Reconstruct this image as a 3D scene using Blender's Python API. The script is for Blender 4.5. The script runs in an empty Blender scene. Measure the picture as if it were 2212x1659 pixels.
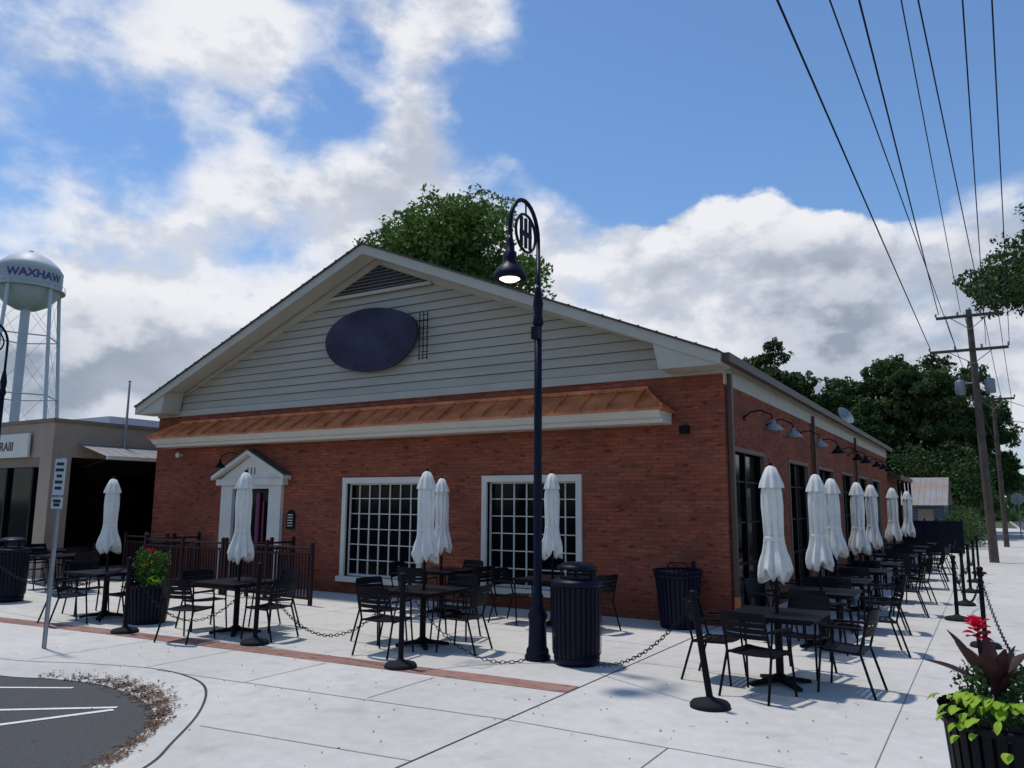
import bpy, math, random, bmesh
import numpy as np
from mathutils import Vector, Matrix
random.seed(7); rng=np.random.default_rng(11)
S=bpy.context.scene
# ------------------------------------------------------------ materials
def mat(name,col,rough=.7,metal=0,var=0,vscale=3,bump=0,bscale=30,spec=.5,emis=None,detail=6,col2=None,streak=None):
    m=bpy.data.materials.new(name);m.use_nodes=True;nt=m.node_tree;b=nt.nodes['Principled BSDF']
    b.inputs['Roughness'].default_value=rough;b.inputs['Metallic'].default_value=metal
    b.inputs['Specular IOR Level'].default_value=spec
    b.inputs['Base Color'].default_value=(*col,1)
    tc=nt.nodes.new('ShaderNodeTexCoord')
    if var>0 or col2:
        n=nt.nodes.new('ShaderNodeTexNoise');n.inputs['Scale'].default_value=vscale;n.inputs['Detail'].default_value=detail;n.inputs['Roughness'].default_value=.6
        if streak:
            mp=nt.nodes.new('ShaderNodeMapping');mp.inputs['Scale'].default_value=streak;nt.links.new(tc.outputs['Object'],mp.inputs[0]);nt.links.new(mp.outputs[0],n.inputs['Vector'])
        else: nt.links.new(tc.outputs['Object'],n.inputs['Vector'])
        r=nt.nodes.new('ShaderNodeValToRGB');r.color_ramp.elements[0].position=.32;r.color_ramp.elements[1].position=.68
        c2=col2 if col2 else tuple(min(1,c*(1+var)) for c in col)
        c1=tuple(c*(1-var) for c in col)
        r.color_ramp.elements[0].color=(*c1,1);r.color_ramp.elements[1].color=(*c2,1)
        nt.links.new(n.outputs['Fac'],r.inputs['Fac']);nt.links.new(r.outputs['Color'],b.inputs['Base Color'])
    if bump>0:
        n2=nt.nodes.new('ShaderNodeTexNoise');n2.inputs['Scale'].default_value=bscale;n2.inputs['Detail'].default_value=4
        nt.links.new(tc.outputs['Object'],n2.inputs['Vector'])
        bp=nt.nodes.new('ShaderNodeBump');bp.inputs['Strength'].default_value=bump;bp.inputs['Distance'].default_value=.01
        nt.links.new(n2.outputs['Fac'],bp.inputs['Height']);nt.links.new(bp.outputs['Normal'],b.inputs['Normal'])
    if emis:
        b.inputs['Emission Color'].default_value=(*emis[0],1);b.inputs['Emission Strength'].default_value=emis[1]
    return m
def brickmat(name,c1,c2,mortar,bw=.21,bh=.068,ms=.008,flat=False):
    m=bpy.data.materials.new(name);m.use_nodes=True;nt=m.node_tree;b=nt.nodes['Principled BSDF'];L=nt.links.new
    tc=nt.nodes.new('ShaderNodeTexCoord');sp=nt.nodes.new('ShaderNodeSeparateXYZ');L(tc.outputs['Object'],sp.inputs[0])
    ad=nt.nodes.new('ShaderNodeMath');ad.operation='ADD';L(sp.outputs['X'],ad.inputs[0])
    cb=nt.nodes.new('ShaderNodeCombineXYZ')
    if flat: L(sp.outputs['X'],cb.inputs['X']);L(sp.outputs['Y'],cb.inputs['Y'])
    else: L(sp.outputs['Y'],ad.inputs[1]);L(ad.outputs[0],cb.inputs['X']);L(sp.outputs['Z'],cb.inputs['Y'])
    br=nt.nodes.new('ShaderNodeTexBrick');L(cb.outputs[0],br.inputs['Vector'])
    br.inputs['Scale'].default_value=1;br.inputs['Brick Width'].default_value=bw;br.inputs['Row Height'].default_value=bh;br.inputs['Mortar Size'].default_value=ms
    br.inputs['Color1'].default_value=(*c1,1);br.inputs['Color2'].default_value=(*c2,1);br.inputs['Mortar'].default_value=(*mortar,1);br.inputs['Bias'].default_value=-.1
    n=nt.nodes.new('ShaderNodeTexNoise');n.inputs['Scale'].default_value=.7;n.inputs['Detail'].default_value=8;L(cb.outputs[0],n.inputs['Vector'])
    r=nt.nodes.new('ShaderNodeMapRange');r.inputs['From Min'].default_value=.3;r.inputs['From Max'].default_value=.7;r.inputs['To Min'].default_value=.78;r.inputs['To Max'].default_value=1.18;L(n.outputs['Fac'],r.inputs['Value'])
    mp=nt.nodes.new('ShaderNodeVectorMath');mp.operation='MULTIPLY';mp.inputs[1].default_value=(4.0,14.7,1);L(cb.outputs[0],mp.inputs[0])
    wn=nt.nodes.new('ShaderNodeTexNoise');wn.inputs['Scale'].default_value=1.0;wn.inputs['Detail'].default_value=1;L(mp.outputs[0],wn.inputs['Vector'])
    r2=nt.nodes.new('ShaderNodeMapRange');r2.inputs['From Min'].default_value=.62;r2.inputs['From Max'].default_value=.70;r2.inputs['To Min'].default_value=1;r2.inputs['To Max'].default_value=.5;L(wn.outputs['Fac'],r2.inputs['Value'])
    mp3=nt.nodes.new('ShaderNodeVectorMath');mp3.operation='MULTIPLY';mp3.inputs[1].default_value=(.8,5,1);L(cb.outputs[0],mp3.inputs[0])
    w3=nt.nodes.new('ShaderNodeTexNoise');w3.inputs['Scale'].default_value=1.0;w3.inputs['Detail'].default_value=5;L(mp3.outputs[0],w3.inputs['Vector'])
    r3=nt.nodes.new('ShaderNodeMapRange');r3.inputs['From Min'].default_value=.35;r3.inputs['From Max'].default_value=.65;r3.inputs['To Min'].default_value=.9;r3.inputs['To Max'].default_value=1.08;L(w3.outputs['Fac'],r3.inputs['Value'])
    mm=nt.nodes.new('ShaderNodeMath');mm.operation='MULTIPLY';L(r.outputs[0],mm.inputs[0]);L(r2.outputs[0],mm.inputs[1])
    m4=nt.nodes.new('ShaderNodeMath');m4.operation='MULTIPLY';L(mm.outputs[0],m4.inputs[0]);L(r3.outputs[0],m4.inputs[1])
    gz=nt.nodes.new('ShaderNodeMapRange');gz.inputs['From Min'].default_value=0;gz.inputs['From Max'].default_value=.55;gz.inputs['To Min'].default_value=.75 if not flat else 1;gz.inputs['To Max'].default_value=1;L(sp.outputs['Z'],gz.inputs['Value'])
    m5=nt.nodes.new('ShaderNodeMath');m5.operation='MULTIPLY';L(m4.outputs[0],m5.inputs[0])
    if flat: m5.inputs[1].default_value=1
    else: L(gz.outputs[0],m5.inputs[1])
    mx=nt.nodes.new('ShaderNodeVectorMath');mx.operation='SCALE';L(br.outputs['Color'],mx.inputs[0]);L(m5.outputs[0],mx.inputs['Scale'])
    L(mx.outputs[0],b.inputs['Base Color']);b.inputs['Roughness'].default_value=.85;b.inputs['Specular IOR Level'].default_value=.15
    bp=nt.nodes.new('ShaderNodeBump');bp.inputs['Strength'].default_value=.6;bp.inputs['Distance'].default_value=.01;bp.invert=True
    L(br.outputs['Fac'],bp.inputs['Height']);L(bp.outputs['Normal'],b.inputs['Normal'])
    return m
def concretemat(name,base):
    m=bpy.data.materials.new(name);m.use_nodes=True;nt=m.node_tree;b=nt.nodes['Principled BSDF'];L=nt.links.new
    tc=nt.nodes.new('ShaderNodeTexCoord')
    def noise(s,d,lo,hi,a,c):
        n=nt.nodes.new('ShaderNodeTexNoise');n.inputs['Scale'].default_value=s;n.inputs['Detail'].default_value=d;L(tc.outputs['Object'],n.inputs['Vector'])
        r=nt.nodes.new('ShaderNodeMapRange');r.inputs['From Min'].default_value=lo;r.inputs['From Max'].default_value=hi;r.inputs['To Min'].default_value=a;r.inputs['To Max'].default_value=c;L(n.outputs['Fac'],r.inputs['Value']);return r.outputs[0]
    a=noise(.35,5,.3,.7,.89,1.05);c=noise(6,8,.3,.7,.93,1.05);d=noise(60,2,.3,.7,.93,1.06);e=noise(2.2,9,.30,.45,.87,1.0);g=noise(9,3,.24,.29,.68,1.0)
    cur=a
    for o in (c,d,e,g):
        mm=nt.nodes.new('ShaderNodeMath');mm.operation='MULTIPLY';L(cur,mm.inputs[0]);L(o,mm.inputs[1]);cur=mm.outputs[0]
    br=nt.nodes.new('ShaderNodeTexBrick');br.offset=0;mpp=nt.nodes.new('ShaderNodeMapping');mpp.inputs['Location'].default_value=(.2,6.45,0);L(tc.outputs['Object'],mpp.inputs[0]);L(mpp.outputs[0],br.inputs['Vector'])
    br.inputs['Scale'].default_value=1;br.inputs['Brick Width'].default_value=1.55;br.inputs['Row Height'].default_value=1.5;br.inputs['Mortar Size'].default_value=0
    br.inputs['Color1'].default_value=(*base,1);br.inputs['Color2'].default_value=(*[x*.94 for x in base],1)
    mx=nt.nodes.new('ShaderNodeVectorMath');mx.operation='SCALE';L(br.outputs['Color'],mx.inputs[0]);L(cur,mx.inputs['Scale']);L(mx.outputs[0],b.inputs['Base Color'])
    b.inputs['Roughness'].default_value=.9;b.inputs['Specular IOR Level'].default_value=.12
    n=nt.nodes.new('ShaderNodeTexNoise');n.inputs['Scale'].default_value=120;L(tc.outputs['Object'],n.inputs['Vector'])
    bp=nt.nodes.new('ShaderNodeBump');bp.inputs['Strength'].default_value=.12;bp.inputs['Distance'].default_value=.005;L(n.outputs['Fac'],bp.inputs['Height']);L(bp.outputs['Normal'],b.inputs['Normal'])
    return m
def leafmat(name,c1,c2,sc=.6,trans=.25):
    m=bpy.data.materials.new(name);m.use_nodes=True;nt=m.node_tree;b=nt.nodes['Principled BSDF'];L=nt.links.new
    tc=nt.nodes.new('ShaderNodeTexCoord');n=nt.nodes.new('ShaderNodeTexNoise');n.inputs['Scale'].default_value=sc;n.inputs['Detail'].default_value=8;n.inputs['Roughness'].default_value=.7
    L(tc.outputs['Object'],n.inputs['Vector']);r=nt.nodes.new('ShaderNodeValToRGB');r.color_ramp.elements[0].position=.35;r.color_ramp.elements[1].position=.65
    r.color_ramp.elements[0].color=(*c1,1);r.color_ramp.elements[1].color=(*c2,1);L(n.outputs['Fac'],r.inputs['Fac']);L(r.outputs[0],b.inputs['Base Color'])
    b.inputs['Roughness'].default_value=.6;b.inputs['Specular IOR Level'].default_value=.2
    tr=nt.nodes.new('ShaderNodeBsdfTranslucent');L(r.outputs[0],tr.inputs['Color']);mx=nt.nodes.new('ShaderNodeMixShader');mx.inputs[0].default_value=trans
    out=nt.nodes['Material Output'];L(b.outputs[0],mx.inputs[1]);L(tr.outputs[0],mx.inputs[2]);L(mx.outputs[0],out.inputs['Surface'])
    return m
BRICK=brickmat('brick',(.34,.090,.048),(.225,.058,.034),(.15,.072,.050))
PAVER=brickmat('paver',(.36,.19,.155),(.29,.16,.13),(.27,.18,.15),.2,.1,.006,flat=True)
CONC=concretemat('concrete',(.60,.575,.53))
KERB=mat('kerb_concrete',(.42,.40,.37),.9,var=.25,vscale=5)
JOINT=mat('joint',(.17,.16,.145),.95)
JOINTD=mat('joint_dark',(.06,.055,.05),.95)
ASPH=mat('asphalt',(.080,.080,.080),.9,var=.18,vscale=40,bump=.5,bscale=150,spec=.2)
GRASS=mat('grass_ground',(.05,.075,.03),.95,var=.4,vscale=2)
PAINT=mat('road_paint',(.68,.68,.66),.8,var=.08,vscale=20)
SIDING=mat('siding',(.41,.38,.315),.6,var=.07,vscale=1.2,spec=.15,streak=(.5,1,3))
SIDSHADOW=mat('siding_shadow',(.12,.11,.10),.8)  # dark colour standing in for the drop shadow under siding boards
TRIM=mat('trim',(.46,.43,.365),.55,var=.06,vscale=2,spec=.15)
WHITE=mat('white_trim',(.64,.605,.54),.5,var=.05,vscale=3,spec=.2)
SIGNW=mat('sign_face',(.45,.48,.49),.5)
SHING=mat('shingle',(.07,.065,.06),.9,var=.3,vscale=12)
COPPER=mat('copper',(.52,.145,.05),.6,metal=.1,var=.22,vscale=2.5,col2=(.76,.26,.10),spec=.25)
BRONZE=mat('brown_metal',(.09,.05,.035),.5,metal=.2)
GLASS=mat('dark_glass',(.003,.003,.005),.08,spec=.10)
BLACK=mat('black_metal',(.006,.006,.009),.5,spec=.10)
NAVY=mat('navy_metal',(.005,.006,.020),.45,spec=.15)
RUB=mat('rubber',(.016,.016,.020),.8,spec=.15)
GALV=mat('galvanised',(.27,.28,.29),.5,metal=.5,var=.15,vscale=8)
CANVAS=mat('canvas',(.70,.68,.63),.9,var=.08,vscale=6,bump=.5,bscale=50,spec=.1)
VENT=mat('vent_dark',(.03,.028,.03),.8)
LOUV=mat('louver',(.25,.235,.22),.7)
SLATE=mat('slate_panel',(.045,.046,.072),.8,var=.4,vscale=.9,spec=.08)
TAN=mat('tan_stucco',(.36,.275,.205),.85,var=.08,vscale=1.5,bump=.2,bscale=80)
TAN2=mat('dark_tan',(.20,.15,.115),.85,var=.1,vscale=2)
DARKIN=mat('dark_interior',(.012,.011,.011),.8)
BURG=mat('burgundy_door',(.12,.01,.045),.5)
RAILM=mat('railing_paint',(.026,.010,.012),.5,spec=.15)
WOODP=mat('weathered_pole',(.11,.082,.062),.9,var=.3,vscale=4)
BARK=mat('bark',(.11,.085,.06),.95,var=.35,vscale=4,bump=.8,bscale=12)
TW=mat('tower_paint',(.56,.58,.61),.5,var=.05,vscale=.3,spec=.3)
TWT=mat('tower_lettering',(.08,.045,.24),.6)
BULB=mat('lamp_lens',(.9,.88,.8),.4,emis=((1,.97,.88),2.2))
LETTER=mat('letter_dark',(.015,.015,.018),.6,spec=.1)
SHEDW=mat('shed_siding',(.15,.185,.25),.7,var=.1,vscale=3)
SHEDR=mat('rusted_tin',(.30,.31,.34),.6,metal=.2,vscale=.9,var=.1,col2=(.27,.18,.13))
LEAF1=leafmat('leaves_green',(.050,.10,.020),(.135,.235,.050),.7,.35)
LEAF2=leafmat('leaves_dark',(.028,.060,.021),(.080,.138,.038),.5)
LEAF3=leafmat('leaves_lime',(.22,.38,.02),(.38,.56,.05),6,.35)
LEAF4=leafmat('leaves_burgundy',(.025,.013,.015),(.07,.03,.028),6,.15)
LEAF5=leafmat('leaves_planter',(.03,.085,.015),(.085,.19,.04),8,.3)
RED=leafmat('petal_red',(.5,.004,.03),(.75,.01,.06),20,.3)
ORANGE=leafmat('petal_orange',(.8,.25,.02),(.85,.45,.03),20,.3)
LITTER=leafmat('leaf_litter',(.07,.035,.02),(.20,.115,.065),20,.05)
# ------------------------------------------------------------ mesh builder
class MB:
    def __init__(s): s.v=[];s.f=[];s.m=[];s.ms=[];s.sm=[]
    def mi(s,m):
        if m not in s.ms: s.ms.append(m)
        return s.ms.index(m)
    def add(s,vs,fs,m,sm=False):
        o=len(s.v);s.v+= [tuple(v) for v in vs];i=s.mi(m)
        for f in fs: s.f.append(tuple(a+o for a in f));s.m.append(i);s.sm.append(sm)
    def box(s,x0,y0,z0,x1,y1,z1,m):
        x0,x1=sorted((x0,x1));y0,y1=sorted((y0,y1));z0,z1=sorted((z0,z1))
        s.add([(x0,y0,z0),(x1,y0,z0),(x1,y1,z0),(x0,y1,z0),(x0,y0,z1),(x1,y0,z1),(x1,y1,z1),(x0,y1,z1)],
        [(0,3,2,1),(4,5,6,7),(0,1,5,4),(1,2,6,5),(2,3,7,6),(3,0,4,7)],m)
    def tube(s,pts,r,n=8,m=None,cap=True,sm=True):
        pts=[Vector(p) for p in pts];rs=r if isinstance(r,(list,tuple)) else [r]*len(pts)
        vs=[];fs=[];up=None
        for i,p in enumerate(pts):
            a=pts[max(i-1,0)];b=pts[min(i+1,len(pts)-1)];d=(b-a).normalized()
            if up is None: up=Vector((0,0,1)) if abs(d.z)<.9 else Vector((1,0,0))
            x=d.cross(up)
            if x.length<1e-4: x=d.cross(Vector((0,1,0)))
            x.normalize();y=d.cross(x)
            for k in range(n):
                t=2*math.pi*k/n;vs.append(p+x*math.cos(t)*rs[i]+y*math.sin(t)*rs[i])
        for i in range(len(pts)-1):
            for k in range(n):
                fs.append((i*n+k,i*n+(k+1)%n,(i+1)*n+(k+1)%n,(i+1)*n+k))
        s.add(vs,fs,m,sm)
        if cap: s.add([vs[k] for k in range(n)],[tuple(range(n))],m);s.add([vs[-n+k] for k in range(n)],[tuple(range(n))[::-1]],m)
    def lathe(s,c,prof,n=24,m=None,mod=None,sm=True,cap=True):
        vs=[];fs=[]
        for j,(r,z) in enumerate(prof):
            for k in range(n):
                t=2*math.pi*k/n;rr=r*(mod(t,j) if mod else 1);vs.append((c[0]+rr*math.cos(t),c[1]+rr*math.sin(t),c[2]+z))
        for j in range(len(prof)-1):
            for k in range(n): fs.append((j*n+k,j*n+(k+1)%n,(j+1)*n+(k+1)%n,(j+1)*n+k))
        if cap: fs.append(tuple(range(n))[::-1]);fs.append(tuple((len(prof)-1)*n+k for k in range(n)))
        s.add(vs,fs,m,sm)
    def prism(s,poly,y0,y1,m,ax='y'):
        n=len(poly)
        if ax=='y': vs=[(a,y0,b) for a,b in poly]+[(a,y1,b) for a,b in poly]
        elif ax=='x': vs=[(y0,a,b) for a,b in poly]+[(y1,a,b) for a,b in poly]
        else: vs=[(a,b,y0) for a,b in poly]+[(a,b,y1) for a,b in poly]
        fs=[tuple(range(n)),tuple(range(2*n-1,n-1,-1))]+[(i,i+n,(i+1)%n+n,(i+1)%n) for i in range(n)]
        s.add(vs,fs,m)
    def obj(s,name,parent=None,loc=None,data_only=False):
        me=bpy.data.meshes.new(name);me.from_pydata(s.v,[],s.f);me.polygons.foreach_set('material_index',s.m);me.polygons.foreach_set('use_smooth',s.sm)
        for m in s.ms: me.materials.append(m)
        me.update()
        bm=bmesh.new();bm.from_mesh(me);bmesh.ops.recalc_face_normals(bm,faces=bm.faces[:]);bm.to_mesh(me);bm.free()
        if data_only: return me
        o=bpy.data.objects.new(name,me);S.collection.objects.link(o)
        if parent:o.parent=parent
        if loc:o.location=loc
        return o
def empty(name,loc=(0,0,0)):
    o=bpy.data.objects.new(name,None);o.location=loc;o.empty_display_size=.2;S.collection.objects.link(o);return o
def inst(name,me,loc,rz=0,sc=1,parent=None,rx=0,ry=0):
    o=bpy.data.objects.new(name,me);o.location=loc;o.rotation_euler=(rx,ry,rz);o.scale=(sc,)*3 if not isinstance(sc,tuple) else sc
    S.collection.objects.link(o)
    if parent:o.parent=parent
    return o
def text(name,body,size,loc,rot,m,parent=None,ext=.004,sx=1):
    c=bpy.data.curves.new(name,'FONT');c.body=body;c.size=size;c.align_x='CENTER';c.align_y='CENTER';c.extrude=ext
    o=bpy.data.objects.new(name,c);o.location=loc;o.rotation_euler=rot;o.scale=(sx,1,1);c.materials.append(m);S.collection.objects.link(o)
    if parent:o.parent=parent
    return o
def catmull(P,n=6):
    out=[];P=[np.array(p,float) for p in P];Q=[2*P[0]-P[1]]+P+[2*P[-1]-P[-2]]
    for i in range(1,len(Q)-2):
        for k in range(n):
            t=k/n;a,b,c,d=Q[i-1:i+3]
            out.append(.5*((2*b)+(-a+c)*t+(2*a-5*b+4*c-d)*t*t+(-a+3*b-3*c+d)*t**3))
    out.append(P[-1]);return [tuple(o) for o in out]
# ------------------------------------------------------------ ground
mb=MB();mb.add([(-1500,-1500,-.14),(1500,-1500,-.14),(1500,1500,-.14),(-1500,1500,-.14)],[(0,1,2,3)],GRASS);mb.obj('ground')
mb=MB();mb.add([(-120,-80,-.094),(-.5,-80,-.094),(-.5,-6.2,-.094),(-120,-6.2,-.094)],[(0,1,2,3)],ASPH);mb.obj('parking_lot')
mb=MB();mb.add([(5.8,-90,-.096),(13,-90,-.096),(13,200,-.096),(5.8,200,-.096)],[(0,1,2,3)],ASPH);mb.obj('road')
outer=[(-14,-7.75),(-9,-7.65),(-6.7,-7.45),(-5.6,-7.05),(-4.7,-6.8),(-4.0,-6.85),(-3.4,-7.1),(-2.7,-7.7),(-2.1,-8.4),(-1.7,-8.95),(-1.35,-10),(-1.15,-12),(-1.1,-16)]
inner=[(-14,-8.0),(-9,-7.9),(-6.4,-7.72),(-5.6,-7.48),(-4.9,-7.34),(-4.3,-7.40),(-3.70,-7.56),(-3.10,-7.88),(-2.56,-8.54),(-2.18,-9.2),(-1.85,-10.1),(-1.65,-12),(-1.6,-16)]
oc=catmull(outer);ic=catmull(inner)
poly=[(-60,-7.75)]+oc+[(-1.1,-40),(5.6,-40),(5.6,70),(-.4,70),(-.4,26),(-60,26)]
mb=MB();n=len(poly);mb.add([(a,b,0) for a,b in poly],[tuple(range(n))],CONC)
mb.add([(a,b,0) for a,b in poly]+[(a,b,-.13) for a,b in poly],[(i,(i+1)%n,(i+1)%n+n,i+n) for i in range(n)],KERB)
mb.obj('pavement')
mb=MB();vs=[];fs=[];K=4
for (a,b),(c,d) in zip(oc,ic):
    for k,(t,z) in enumerate([(.03,.003),(.35,-.01),(.6,-.05),(1.0,-.088)]): vs.append((a+(c-a)*t,b+(d-b)*t,z))
for i in range(len(oc)-1):
    for k in range(K-1): fs.append((i*K+k,(i+1)*K+k,(i+1)*K+k+1,i*K+k+1))
mb.add(vs,fs,CONC,True)
vs=[];fs=[]
for (a,b),(c,d) in zip(oc,ic):
    l=math.hypot(c-a,d-b);vs+=[(a-(c-a)*.010/l,b-(d-b)*.010/l,.0055),(a+(c-a)*.010/l,b+(d-b)*.010/l,.0055)]
for i in range(len(oc)-1): fs.append((2*i,2*i+1,2*i+3,2*i+2))
mb.add(vs,fs,JOINTD)
mb.obj('kerb')
mb=MB();mb.box(5.6,-40,-.13,5.78,120,.004,KERB);mb.obj('kerb')
mb=MB()
def line(p,q,w=.014,z=.004,m=JOINT,B=None):
    p=Vector((*p,0));q=Vector((*q,0));d=(q-p).normalized();nrm=Vector((-d.y,d.x,0))*w/2
    (B or mb).add([p-nrm+Vector((0,0,z)),q-nrm+Vector((0,0,z)),q+nrm+Vector((0,0,z)),p+nrm+Vector((0,0,z))],[(0,1,2,3)],m)
line((-.2,-20),(-.2,-.02),.018,m=JOINTD)
line((-4.6,-6.83),(-.2,-6.42),.011);line((-.2,-6.42),(5.6,-6.42),.010)
for y in (-3.7,-2.2): line((-16,y),(-.2,y),.008)
for x in (-3.3,-6.4,-9.5,-12.6): line((x,-5.1),(x,-.02),.008)
line((-1.75,-6.5),(-1.75,-5.4),.010);line((-3.3,-6.7),(-3.3,-5.5),.010);line((-6.4,-7.3),(-6.4,-5.6),.010);line((-4.85,-6.8),(-4.85,-5.55),.010)
for y in (-3.4,-.4,2.6,5.6,8.6,11.6,14.6,17,20,23): line((-.2,y),(5.6,y),.008)
line((-.2,-9.6),(5.6,-9.6),.012)
line((2.75,-6.4),(2.75,40),.008);line((1.3,-6.42),(1.3,-9.6),.010)
line((-2.3,-8.0),(-.2,-7.75),.009)
mb.box(-2.0,-4.75,.001,-1.55,-4.35,.0035,KERB)
mb.obj('pavement_joints')
mb=MB()
B=[(-16,-6.25),(-10.2,-5.85),(-7.2,-5.55),(-4.3,-5.33),(-.22,-5.08)]
for (a,b),(c,d) in zip(B[:-1],B[1:]):
    mb.add([(a,b-.17,.0045),(c,d-.17,.0045),(c,d+.15,.0045),(a,b+.15,.0045)],[(0,1,2,3)],PAVER)
mb.obj('brick_paver_band')
mb=MB()
def ln(p,d,L,w=.1):
    d=Vector(d).normalized();q=(p[0]+d.x*L,p[1]+d.y*L);line(p,q,w,-.089,PAINT,mb)
ln((-4.95,-7.58),(-1,-.62),3.5,.05);ln((-3.80,-7.80),(-1,-.78),5,.06);ln((-3.75,-7.87),(-.45,-1.05),5,.07)
mb.obj('parking_line_markings')
mb=MB()
for i in range(5200):
    j=rng.integers(14,len(ic)-10);t=np.clip(rng.normal(.84,.14),.3,1.2)
    jj=j+rng.random();j0=int(jj);f=jj-j0
    a=np.array(oc[j0])*(1-f)+np.array(oc[j0+1])*f;c=np.array(ic[j0])*(1-f)+np.array(ic[j0+1])*f
    w=math.sin((j-14)/(len(ic)-24)*math.pi)
    if rng.random()>(w*1.1)*(.3+.7*(math.sin(jj*1.9)*.5+.5)): continue
    p=a+(c-a)*t;z=-.01-.078*min(max((t-.35)/.65,0),1)+.006
    s=.009+.018*rng.random();an=rng.random()*6.28;d=np.array([math.cos(an),math.sin(an)])*s;e=np.array([-d[1],d[0]])*.5
    q=[(p[0]-d[0],p[1]-d[1],z),(p[0]+e[0],p[1]+e[1],z+.01*rng.random()),(p[0]+d[0],p[1]+d[1],z+.012*rng.random()),(p[0]-e[0],p[1]-e[1],z)]
    mb.add(q,[(0,1,2,3)],LITTER)
for i in range(220):
    p=(rng.uniform(-7,4),rng.uniform(-9.4,-4));s=.006+.010*rng.random()
    mb.add([(p[0]-s,p[1],.006),(p[0],p[1]+s*.6,.012),(p[0]+s,p[1],.007),(p[0],p[1]-s*.6,.006)],[(0,1,2,3)],LITTER)
mb.obj('fallen_leaves')
# ------------------------------------------------------------ main building
W=14.95;XC=-W/2;ZR=7.4;ZE=4.32;H=4.05;DEP=23.5
house=empty('brick_restaurant_building')
def wall(mb,axis,a0,a1,z0,z1,f0,f1,ops,m):
    ops=sorted(ops);cur=a0
    def bx(p,q,zb,zt):
        if q-p<1e-4 or zt-zb<1e-4:return
        if axis=='x': mb.box(p,f0,zb,q,f1,zt,m)
        else: mb.box(f0,p,zb,f1,q,zt,m)
    for (a,b,zb,zt) in ops:
        bx(cur,a,z0,z1);bx(a,b,z0,zb);bx(a,b,zt,z1);cur=b
    bx(cur,a1,z0,z1)
mb=MB()
fo=[(-11.8,-10.55,0,2.2),(-8.2,-6.25,.36,2.32),(-4.6,-2.7,.36,2.32)]
so=[(.35,2.55,0,2.87),(4.6,6.7,0,2.87),(8.0,10.2,0,2.87),(11.6,13.7,0,2.87),(15.0,17.1,0,2.87),(18.4,20.6,0,2.87)]
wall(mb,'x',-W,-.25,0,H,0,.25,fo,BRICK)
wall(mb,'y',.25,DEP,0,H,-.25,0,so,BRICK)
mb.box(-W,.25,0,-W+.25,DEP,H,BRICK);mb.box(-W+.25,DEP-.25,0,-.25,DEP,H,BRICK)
mb.box(-.25,0,0,0,.25,H,BRICK)
mb.obj('walls',house)
mb=MB();mb.box(-W+.25,.26,.002,-.26,DEP-.26,.03,DARKIN);mb.box(-W+.3,1.6,.03,-.9,1.7,3.9,DARKIN);mb.box(-1.0,1.7,.03,-.9,DEP-.3,3.9,DARKIN);mb.obj('interior',house)
def gridwin(mb,x0,x1,z0,z1,nc,nr):
    mb.box(x0,.11,z0,x1,.13,z1,GLASS)
    for i in range(nc+1):
        x=x0+(x1-x0)*i/nc;w=.010 if 0<i<nc else .03;mb.box(x-w,.075,z0,x+w,.105,z1,WHITE)
    for i in range(nr+1):
        z=z0+(z1-z0)*i/nr;w=.009 if 0<i<nr else .03;mb.box(x0,.08,z-w,x1,.1035,z+w,WHITE)
    t=.11
    mb.box(x0-t,-.05,z0-.02,x0,.1,z1,WHITE);mb.box(x1,-.05,z0-.02,x1+t,.1,z1,WHITE)
    mb.box(x0-t,-.055,z1,x1+t,.1,z1+.12,WHITE);mb.box(x0-t-.05,-.11,z0-.13,x1+t+.05,.1,z0-.02,WHITE)
mb=MB();gridwin(mb,-8.2,-6.25,.38,2.3,7,6);mb.obj('window',house)
mb=MB();gridwin(mb,-4.6,-2.7,.38,2.3,7,6);mb.obj('window',house)
mb=MB();xc=-11.18
mb.box(-12.2,-.09,0,-11.8,.02,2.28,WHITE);mb.box(-10.55,-.09,0,-10.15,.02,2.28,WHITE)
mb.box(-12.16,-.12,0,-11.84,-.088,.25,WHITE);mb.box(-10.51,-.12,0,-10.19,-.088,.25,WHITE)
mb.box(-11.8,-.09,2.2,-10.55,.02,2.28,WHITE)
mb.box(-12.32,-.16,2.28,-10.03,.02,2.42,WHITE)
mb.prism([(-12.25,2.42),(-10.1,2.42),(xc,2.98)],-.10,.0,WHITE)
for sgn in (-1,1):
    e=xc+sgn*1.24;mb.prism([(xc,3.0),(xc,3.10),(e,2.50),(e,2.40)],-.24,-.0,WHITE);mb.prism([(xc,3.103),(xc,3.135),(e+sgn*.03,2.525),(e+sgn*.03,2.503)],-.27,-.0,SHING)
mb.obj('entrance_surround',house)
mb=MB();mb.box(-11.8,.1,0,-10.55,.14,2.2,GLASS)
mb.box(-11.8,.04,0,-11.70,.1,2.2,DARKIN);mb.box(-10.65,.04,0,-10.55,.1,2.2,DARKIN);mb.box(-11.70,.04,2.1,-10.65,.1,2.2,DARKIN)
mb.box(-11.12,.05,0,-11.0,.099,2.1,BURG);mb.box(-10.90,.06,.2,-10.85,.099,1.9,BURG)
mb.obj('door',house)
text('house_number','111',.24,(xc+.02,-.105,2.60),(math.pi/2,0,0),LETTER,house)
mb=MB();mb.prism([(-10.0,1.3),(-9.74,1.3),(-9.74,1.64),(-9.8,1.70),(-9.87,1.73),(-9.94,1.70),(-10.0,1.64)],-.03,0,BLACK)
for k in range(5): mb.box(-9.96,-.034,1.36+k*.06,-9.80,-.03,1.38+k*.06,WHITE)
mb.obj('wall_plaque',house)
sl=(ZR-ZE)/(W/2+.12)
def rz(x): return ZR-sl*abs(x-XC)
mb=MB()
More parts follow.
